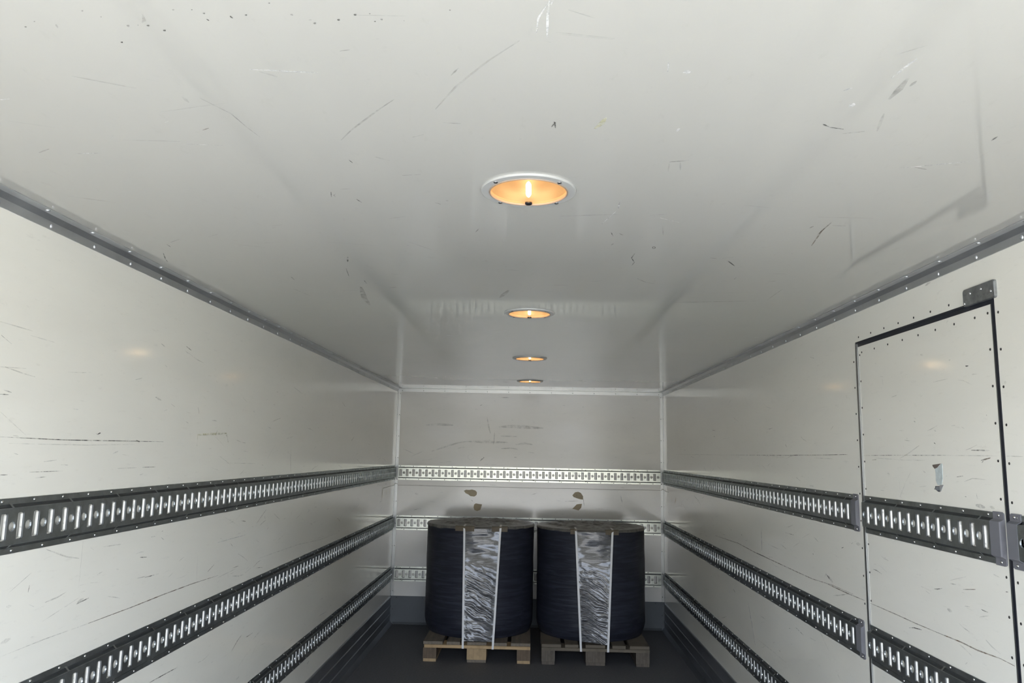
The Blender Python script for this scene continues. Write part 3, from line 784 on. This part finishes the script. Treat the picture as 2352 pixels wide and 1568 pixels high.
A = lambda *p: [(x/1.96, y/1.96) for x, y in p]                     # near ceiling, left
for x, y in ((116, 120), (155, 96), (455, 75), (577, 115), (667, 114), (741, 136), (549, 189), (919, 59), (1314, 65), (1397, 89), (1417, 104), (1525, 88), (1599, 65), (1665, 60), (1688, 95), (1718, 86), (1819, 92), (2026, 44), (864, 42), (780, 42), (370, 47), (622, 111), (1108, 66), (1212, 12)):
    dot('ceil', x/1.96, y/1.96, 1.5+((x*7+y) % 5)*0.5)
for p, w, t in ((((1535, 630), (1580, 585), (1640, 540), (1700, 495), (1775, 445)), 5, 'mk_grey'), (((900, 440), (1040, 510), (1110, 570), (1170, 615)), 3, 'mk_grey'),
        (((1810, 788), (1895, 784)), 3, 'mk_dark'), (((1490, 862), (1492, 885)), 3, 'mk_dark'), (((1512, 870), (1503, 878), (1512, 886)), 3, 'mk_dark'),
        (((1530, 228), (1575, 222)), 3, 'mk_grey'), (((1600, 66), (1835, 70)), 1.8, 'mk_grey'), (((2030, 338), (2065, 303)), 4, 'mk_grey'),
        (((1960, 490), (2050, 390), (2110, 340), (2200, 270), (2340, 180)), 5, 'mk_soft'), (((2140, 1045), (2158, 1025)), 4, 'mk_dark'), (((1605, 895), (1628, 910)), 4, 'mk_dark'),
        (((1958, 910), (1985, 918)), 3, 'mk_dark'), (((2007, 901), (2020, 903)), 4, 'mk_dark'), (((1566, 1153), (1565, 1177)), 7, 'mk_dark'), (((1558, 1207), (1572, 1245)), 3, 'mk_dark'),
        (((1320, 1298), (1395, 1330)), 4, 'mk_grey'), (((1310, 1245), (1325, 1258)), 5, 'mk_dark'), (((750, 1098), (770, 1112)), 4, 'mk_dark'), (((735, 1138), (745, 1165), (755, 1178)), 4, 'mk_dark'),
        (((1745, 1293), (1810, 1292)), 5, 'mk_dark'), (((1640, 1262), (1650, 1275)), 5, 'mk_dark'), (((1070, 1100), (1190, 1112)), 4, 'mk_soft'), (((1840, 1088), (1950, 1125)), 4, 'mk_soft'),
        (((1625, 1290), (1640, 1340), (1665, 1372)), 26, 'mk_grey'), (((2290, 1305), (2250, 1340)), 22, 'mk_grey'), (((1225, 1025), (1245, 1023)), 3, 'mk_dark'), (((912, 585), (940, 575)), 3, 'mk_brown'),
        (((820, 433), (850, 460)), 9, 'mk_soft'), (((1165, 320), (1250, 345)), 5, 'mk_soft'), (((252, 108), (260, 125)), 4, 'mk_grey'), (((1036, 70), (1048, 82)), 4, 'mk_dark'), (((930, 84), (942, 92)), 3, 'mk_dark'), (((640, 62), (650, 90), (640, 100)), 6, 'mk_grey'),
        (((1570, 718), (1588, 732)), 3, 'mk_dark'), (((1690, 705), (1755, 722)), 9, 'mk_soft'), (((1530, 850), (1575, 849)), 3, 'mk_grey')):
    mk('ceil', A(*p), w, t)
B = lambda *p: [(1152+x/1.96, y/1.96) for x, y in p]                # near ceiling, right
for p, w, t in ((((222, 0), (190, 40), (165, 80), (157, 145)), 4, 'mk_white'), (((215, 2), (208, 60), (205, 165)), 5, 'mk_white'), (((232, 0), (222, 20)), 4, 'mk_white'), (((245, 143), (510, 172)), 3, 'mk_soft'), (((260, 152), (500, 176)), 2, 'mk_soft'),
        (((1450, 558), (1480, 572), (1540, 580)), 4, 'mk_dark'), (((1448, 557), (1462, 566)), 7, 'mk_dark'), (((1535, 600), (1635, 590)), 3, 'mk_dark'), (((240, 548), (242, 575)), 3, 'mk_dark'), (((225, 570), (241, 550)), 3, 'mk_dark'), (((236, 546), (243, 554)), 5, 'mk_dark'),
        (((755, 728), (845, 720)), 2.5, 'mk_dark'), (((755, 735), (750, 770)), 4, 'mk_soft'), (((805, 730), (805, 765)), 4, 'mk_soft'), (((2205, 632), (2235, 612)), 5, 'mk_dark'), (((1745, 445), (1790, 400), (1830, 350)), 15, 'mk_grey'), (((1838, 387), (1868, 362)), 8, 'mk_grey'),
        (((1690, 590), (1722, 508)), 7, 'mk_soft'), (((1395, 1105), (1440, 1040), (1485, 1000)), 5, 'mk_brown'), (((1420, 1058), (1470, 1012)), 4, 'mk_dark'), (((1388, 1026), (1404, 1017)), 8, 'mk_brown'), (((1090, 922), (1215, 935)), 3, 'mk_grey'), (((1860, 752), (1915, 762)), 3, 'mk_dark'),
        (((600, 1140), (585, 1160), (598, 1180), (585, 1195)), 4, 'mk_dark'), (((493, 1045), (502, 1062)), 4, 'mk_dark'), (((493, 1103), (503, 1096)), 6, 'mk_dark'), (((530, 1050), (548, 1058)), 3, 'mk_dark'), (((1015, 1170), (1050, 1197)), 6, 'mk_dark'), (((938, 1160), (968, 1163)), 3, 'mk_dark'), (((970, 1164), (1065, 1155)), 2.5, 'mk_white'),
        (((610, 1252), (650, 1270), (690, 1276)), 3, 'mk_dark'), (((780, 1360), (1145, 1354)), 5, 'mk_dark'), (((1195, 1350), (1265, 1300)), 4, 'mk_grey'), (((525, 937), (532, 908)), 5, 'mk_white'), (((450, 1008), (515, 950)), 3, 'mk_white'), (((670, 968), (745, 963)), 3, 'mk_white'), (((675, 970), (800, 1000)), 2.5, 'mk_white'),
        (((420, 578), (450, 555), (470, 528)), 14, 'mk_yellow'), (((1205, 1230), (1285, 1232)), 4, 'mk_grey'), (((1200, 1265), (1235, 1264)), 4, 'mk_dark'), (((1140, 1112), (1190, 1112)), 4, 'mk_grey'), (((1490, 1014), (1550, 1016)), 3, 'mk_dark'), (((1048, 1256), (1056, 1248)), 6, 'mk_dark'),
        (((725, 1015), (728, 1058)), 4, 'mk_grey'), (((1755, 350), (1830, 290), (1870, 262)), 7, 'mk_white'), (((833, 315), (836, 330)), 16, 'mk_white'), (((790, 590), (800, 575)), 9, 'mk_white'), (((1570, 480), (1585, 462)), 14, 'mk_white'), (((300, 42), (420, 80)), 3, 'mk_soft'), (((752, 278), (748, 322)), 4, 'mk_white'), (((210, 1282), (300, 1283)), 5, 'mk_grey')):
    mk('ceil', B(*p), w, t)
for k in range(16):
    a = 2*math.pi*k/15; b = 2*math.pi*(k+1)/15
    mk('ceil', [(1502+3*math.cos(a), 568+2.2*math.sin(a)), (1502+3*math.cos(b), 568+2.2*math.sin(b))], 4, 'mk_dark')
# left wall
for p, w, t in ((((0, 1003), (150, 1010), (375, 1014)), 4, 'mk_dark'), (((20, 1018), (200, 1022), (310, 1020)), 2.5, 'mk_grey'), (((455, 935), (457, 950)), 5, 'mk_dark'), (((358, 912), (370, 919)), 8, 'mk_grey'), (((499, 988), (495, 1000)), 5, 'mk_dark'),
        (((668, 1002), (668, 1095)), 5, 'mk_grey'), (((452, 1024), (454, 998), (520, 995), (524, 1016)), 9, 'mk_yellow'), (((0, 738), (75, 760)), 4, 'mk_soft'), (((0, 842), (60, 846)), 4, 'mk_soft'), (((70, 770), (125, 786)), 4, 'mk_soft'), (((0, 905), (20, 906)), 4, 'mk_dark'), (((0, 945), (60, 1000)), 3, 'mk_soft'), (((100, 1060), (130, 1056)), 4, 'mk_grey'), (((550, 1090), (560, 1080)), 4, 'mk_grey')):
    mk('left', p, w, t)
Cc = lambda *p: [(x/2.97, 1040+y/2.97) for x, y in p]
for p, w, t in ((((0, 150), (52, 149)), 4, 'mk_dark'), (((200, 130), (425, 123)), 3, 'mk_dark'), (((415, 80), (462, 82)), 4, 'mk_dark'), (((240, 170), (315, 162)), 5, 'mk_grey'), (((700, 640), (850, 618)), 4, 'mk_grey'), (((955, 712), (1000, 710)), 5, 'mk_dark'), (((985, 850), (1080, 823)), 4, 'mk_dark'),
        (((520, 1030), (605, 988)), 6, 'mk_dark'), (((525, 1020), (570, 990)), 9, 'mk_soft'), (((1415, 810), (1460, 760)), 5, 'mk_dark'), (((0, 1390), (300, 1270), (620, 1155), (900, 1050)), 4, 'mk_grey'), (((600, 1162), (900, 1050), (1100, 970), (1300, 895), (1485, 835)), 5, 'mk_brown'), (((1020, 1565), (1210, 1460)), 5, 'mk_dark'),
        (((660, 830), (700, 808)), 6, 'mk_grey'), (((1030, 573), (1056, 568)), 4, 'mk_dark'), (((190, 950), (200, 900)), 5, 'mk_brown'), (((565, 600), (535, 920)), 3, 'mk_soft'), (((0, 1300), (70, 1265)), 12, 'mk_soft'), (((930, 855), (1000, 840)), 4, 'mk_grey'), (((1145, 850), (1180, 815)), 4, 'mk_grey'), (((40, 1050), (75, 1042)), 8, 'mk_soft'), (((800, 105), (930, 100)), 3, 'mk_grey'), (((970, 98), (1060, 95)), 3, 'mk_dark'), (((950, 150), (975, 142)), 6, 'mk_soft'), (((1340, 870), (1346, 700)), 4, 'mk_soft')):
    mk('left', Cc(*p), w, t)
Dd = lambda *p: [(500+x/2.97, 1040+y/2.97) for x, y in p]
for p, w, t in ((((0, 850), (120, 790)), 4, 'mk_grey'), (((270, 722), (350, 693), (430, 665), (545, 625), (700, 590), (820, 545)), 5, 'mk_grey'), (((495, 15), (497, 140)), 4, 'mk_dark'), (((320, 430), (324, 450)), 5, 'mk_dark'), (((100, 785), (140, 770)), 4, 'mk_dark'), (((68, 810), (70, 850)), 4, 'mk_grey'), (((610, 1438), (620, 1420)), 8, 'mk_dark'), (((650, 1365), (662, 1352)), 6, 'mk_dark'), (((765, 1045), (775, 1035)), 5, 'mk_dark'), (((0, 610), (190, 558)), 4, 'mk_white'), (((690, 1110), (740, 1082)), 5, 'mk_white'), (((120, 1550), (145, 1525)), 8, 'mk_grey'), (((610, 910), (640, 895)), 5, 'mk_grey'), (((830, 645), (860, 620)), 4, 'mk_grey'), (((1125, 235), (1120, 310)), 22, 'mk_stain'), (((1150, 250), (1150, 290)), 12, 'mk_stain'), (((1175, 240), (1172, 280)), 12, 'mk_stain'), (((55, 68), (255, 73)), 3, 'mk_grey')):
    mk('left', Dd(*p), w, t)
# right wall
Ee = lambda *p: [(1500+x/2.861, 1020+y/2.861) for x, y in p]
for p, w, t in ((((150, 65), (500, 70)), 4, 'mk_grey'), (((500, 70), (850, 73), (1280, 68)), 4, 'mk_dark'), (((740, 80), (860, 85)), 3, 'mk_grey'), (((1060, 90), (1180, 95)), 3, 'mk_grey'), (((410, 600), (560, 650), (670, 710), (800, 770), (950, 840), (1050, 885), (1180, 925), (1316, 985)), 6, 'mk_brown'), (((660, 705), (750, 745)), 6, 'mk_dark'), (((935, 1200), (990, 1255)), 5, 'mk_dark'), (((680, 1275), (800, 1370), (880, 1440)), 4, 'mk_grey'),
        (((625, 1040), (650, 1180), (672, 1320)), 10, 'mk_white'), (((712, 560), (716, 700)), 10, 'mk_white'), (((870, 580), (930, 597)), 4, 'mk_dark'), (((1135, 850), (1185, 915)), 9, 'mk_grey'), (((1130, 870), (1140, 845)), 5, 'mk_grey'), (((1050, 718), (1056, 724)), 6, 'mk_dark'), (((830, 1355), (836, 1360)), 6, 'mk_dark'), (((1030, 270), (1055, 276)), 4, 'mk_dark'), (((870, 0), (880, 20)), 5, 'mk_dark'), (((1240, 682), (1252, 676)), 4, 'mk_dark'), (((150, 350), (145, 390)), 22, 'mk_stain'), (((120, 340), (122, 380)), 12, 'mk_stain'), (((190, 380), (188, 400)), 16, 'mk_soft'), (((1030, 1270), (1070, 1292)), 5, 'mk_grey'), (((755, 655), (830, 690)), 5, 'mk_soft'), (((1215, 1510), (1230, 1550)), 8, 'mk_soft'), (((955, 1500), (960, 1510)), 6, 'mk_grey')):
    mk('right', Ee(*p), w, t)
Ff = lambda *p: [(1900+x/2.761, 1000+y/2.761) for x, y in p]
for p, w, t in ((((0, 122), (130, 120)), 4, 'mk_dark'), (((230, 127), (500, 124)), 3, 'mk_dark'), (((500, 125), (770, 125)), 3.5, 'mk_dark'), (((280, 140), (500, 156)), 3, 'mk_grey'), (((500, 155), (620, 157)), 3, 'mk_grey'), (((770, 126), (1070, 128)), 3, 'mk_grey'), (((1140, 130), (1245, 133)), 4, 'mk_grey'), (((0, 940), (130, 1000), (238, 1045)), 6, 'mk_brown'),
        (((272, 1062), (440, 1135), (560, 1190), (690, 1245)), 5, 'mk_brown'), (((690, 1245), (850, 1310), (950, 1360), (1100, 1415), (1190, 1462)), 6, 'mk_brown'), (((975, 157), (1035, 142)), 7, 'mk_brown'), (((980, 172), (990, 160)), 5, 'mk_brown'), (((460, 390), (500, 290), (530, 230)), 3, 'mk_grey'), (((605, 222), (622, 235)), 4, 'mk_dark'), (((820, 262), (860, 256)), 5, 'mk_dark'), (((675, 45), (686, 53)), 5, 'mk_dark'), (((780, 938), (820, 945)), 5, 'mk_grey'), (((0, 885), (40, 935)), 14, 'mk_grey'),
        (((860, 975), (940, 975)), 4, 'mk_brown'), (((458, 290), (460, 340)), 3, 'mk_grey'), (((945, 365), (950, 400)), 4, 'mk_grey'), (((940, 440), (1000, 455)), 14, 'mk_grey'), (((1030, 450), (1060, 462)), 10, 'mk_soft'), (((870, 385), (882, 388)), 4, 'mk_dark'), (((380, 240), (395, 246)), 8, 'mk_soft'), (((600, 745), (602, 752)), 6, 'mk_grey'), (((90, 712), (105, 708)), 4, 'mk_grey'), (((185, 685), (210, 690)), 14, 'mk_soft'), (((760, 1100), (790, 1115)), 12, 'mk_soft'), (((870, 1080), (905, 1087)), 5, 'mk_grey'), (((480, 60), (486, 85)), 4, 'mk_grey'), (((488, 28), (525, 34)), 5, 'mk_grey'), (((285, 155), (312, 152)), 4, 'mk_dark'), (((1130, 990), (1148, 992)), 4, 'mk_dark'), (((875, 1450), (888, 1438)), 4, 'mk_grey'), (((330, 345), (360, 350)), 4, 'mk_grey')):
    mk('right', Ff(*p), w, t)
Gg = lambda *p: [(1900+x/4.126, 620+y/4.126) for x, y in p]
for p, w, t in ((((820, 1432), (836, 1440)), 6, 'mk_dark'), (((605, 1205), (660, 1185)), 5, 'mk_grey'), (((1000, 1062), (1140, 1030)), 3, 'mk_soft'), (((1010, 1518), (1030, 1526)), 4, 'mk_dark'), (((1270, 1485), (1298, 1502)), 4, 'mk_grey'), (((1175, 1476), (1215, 1470)), 5, 'mk_grey'), (((930, 148), (980, 116)), 8, 'mk_grey'), (((1125, 500), (1145, 478)), 4, 'mk_grey'), (((880, 800), (905, 806)), 8, 'mk_soft'), (((1150, 855), (1165, 850)), 4, 'mk_grey'), (((520, 1020), (524, 1090)), 3, 'mk_soft'), (((1505, 1372), (1512, 1378)), 5, 'mk_dark'), (((1680, 1060), (1700, 1070)), 10, 'mk_grey'), (((180, 1180), (190, 1220)), 4, 'mk_soft'), (((1180, 1385), (1205, 1420)), 3, 'mk_soft'), (((820, 1398), (842, 1412)), 3, 'mk_grey')):
    mk('right', Gg(*p), w, t)
# back wall
Hh = lambda *p: [(850+x/5.2275, 850+y/5.2275) for x, y in p]
for p, w, t in ((((670, 657), (830, 650), (1000, 660)), 26, 'mk_soft'), (((1545, 680), (1700, 674), (1900, 685), (2080, 695)), 34, 'mk_soft'), (((740, 972), (900, 920), (1060, 870), (1150, 855)), 16, 'mk_soft'), (((1150, 855), (1400, 860), (1650, 866)), 24, 'mk_soft'), (((1405, 565), (1425, 680), (1445, 757)), 14, 'mk_soft'), (((1498, 732), (1490, 810), (1483, 890)), 6, 'mk_dark'), (((1570, 328), (1668, 328)), 6, 'mk_dark'), (((1575, 942), (1690, 935), (1770, 948)), 12, 'mk_soft'), (((1745, 892), (1860, 878), (1950, 892)), 20, 'mk_soft'), (((1320, 1090), (1368, 1044)), 10, 'mk_dark'), (((1900, 985), (1980, 994)), 7, 'mk_grey'), (((930, 1094), (975, 1100)), 5, 'mk_dark'), (((1690, 600), (1730, 599)), 6, 'mk_grey'), (((1370, 1128), (1520, 1135)), 6, 'mk_grey'), (((830, 1105), (920, 1108)), 6, 'mk_soft'), (((1570, 790), (1760, 795)), 12, 'mk_soft'), (((835, 1465), (890, 1470)), 5, 'mk_grey'), (((540, 1478), (580, 1490)), 18, 'mk_soft'), (((1725, 1045), (1760, 1045)), 10, 'mk_soft'), (((1440, 1375), (1510, 1380)), 9, 'mk_soft')):
    mk('back', Hh(*p), w, t)
for k in range(15):
    a = 2*math.pi*k/16; b = 2*math.pi*(k+1)/16
    mk('back', Hh((1208+34*math.cos(a), 1040+34*math.sin(a)), (1208+34*math.cos(b), 1040+34*math.sin(b))), 6, 'mk_soft')
Ii = lambda *p: [(860+x/2.97, 1040+y/2.97) for x, y in p]
blob('back', Ii((610, 258), (625, 250), (645, 252), (665, 249), (688, 255), (700, 268), (697, 285), (682, 297), (655, 294), (640, 282), (622, 274)), 'mk_stain')
blob('back', Ii((680, 352), (690, 343), (715, 348), (735, 350), (728, 372), (722, 388), (700, 396), (682, 388), (676, 370)), 'mk_stain')
blob('back', Ii((1350, 288), (1368, 268), (1390, 264), (1408, 272), (1424, 296), (1422, 318), (1404, 316), (1380, 308), (1358, 300)), 'mk_stain')
blob('back', Ii((1350, 380), (1368, 362), (1380, 350), (1416, 346), (1410, 374), (1392, 392), (1372, 386)), 'mk_stain')
for p, w, t in ((((1300, 330), (1390, 328)), 4, 'mk_brown'), (((1425, 310), (1430, 360)), 6, 'mk_brown'), (((735, 45), (748, 32)), 8, 'mk_dark'), (((1270, 30), (1290, 25)), 6, 'mk_grey'), (((380, 330), (420, 336)), 6, 'mk_soft'), (((660, 320), (672, 330)), 6, 'mk_brown'), (((1500, 380), (1600, 385)), 5, 'mk_soft'), (((1680, 290), (1690, 340)), 8, 'mk_white')):
    mk('back', Ii(*p), w, t)
# small random wear in between
rnd = random.Random(5)
for side, n in (('left', 380), ('right', 380), ('ceil', 110), ('back', 70)):
    for _ in range(n):
        if side in ('left', 'right'):
            x = -W2 if side == 'left' else W2
            y = 1.3+5.7*rnd.random()**1.2; z = rnd.triangular(0.3, 2.05, 1.25)
            if any(abs(z-q) < 0.085 for q in RAILZ): continue
            if side == 'right' and abs(y-DY0) < 0.06 or abs(y-DY1) < 0.06: continue
            if side == 'right' and PY0 < y < PY1: x += 0.001
            p = Vector((x, y, z)); t = Vector((0, 1, rnd.gauss(0, 0.25)))
        elif side == 'ceil':
            p = Vector((rnd.uniform(-1.15, 1.15), 0.95+6*rnd.random()**1.6, H)); t = Vector((1, rnd.gauss(0, 0.6), 0))
            if abs(p.x) < 0.17 and any(abs(p.y-q) < 0.17 for q in LAMPY): continue
        else:
            p = Vector((rnd.uniform(-1.15, 1.15), D, rnd.uniform(0.3, 2.05))); t = Vector((1, 0, rnd.gauss(0, 0.3)))
            if any(abs(p.z-q) < 0.085 for q in RAILZ): continue
        L = rnd.choice((0.006, 0.012, 0.02, 0.035, 0.06))*rnd.uniform(0.6, 1.4)
        t = t.normalized()*L
        tone = rnd.choice(('mk_grey', 'mk_soft', 'mk_soft', 'mk_grey', 'mk_dark') if side != 'ceil' else ('mk_soft', 'mk_soft', 'mk_grey', 'mk_white'))
        ribbon(side, [p-t, p+t*0.2+Vector((0, 0, rnd.gauss(0, 0.05)*L)) if side != 'ceil' else p, p+t], rnd.choice((0.0015, 0.002, 0.003, 0.004)), tone)
for side, par in (('left', wall_left), ('right', wall_right), ('ceil', ceiling), ('back', wall_back)):
    o = marks[side].build('scuff_marks', [M[k] for k in MK], par, recalc=False); o['kind'] = 'stuff'
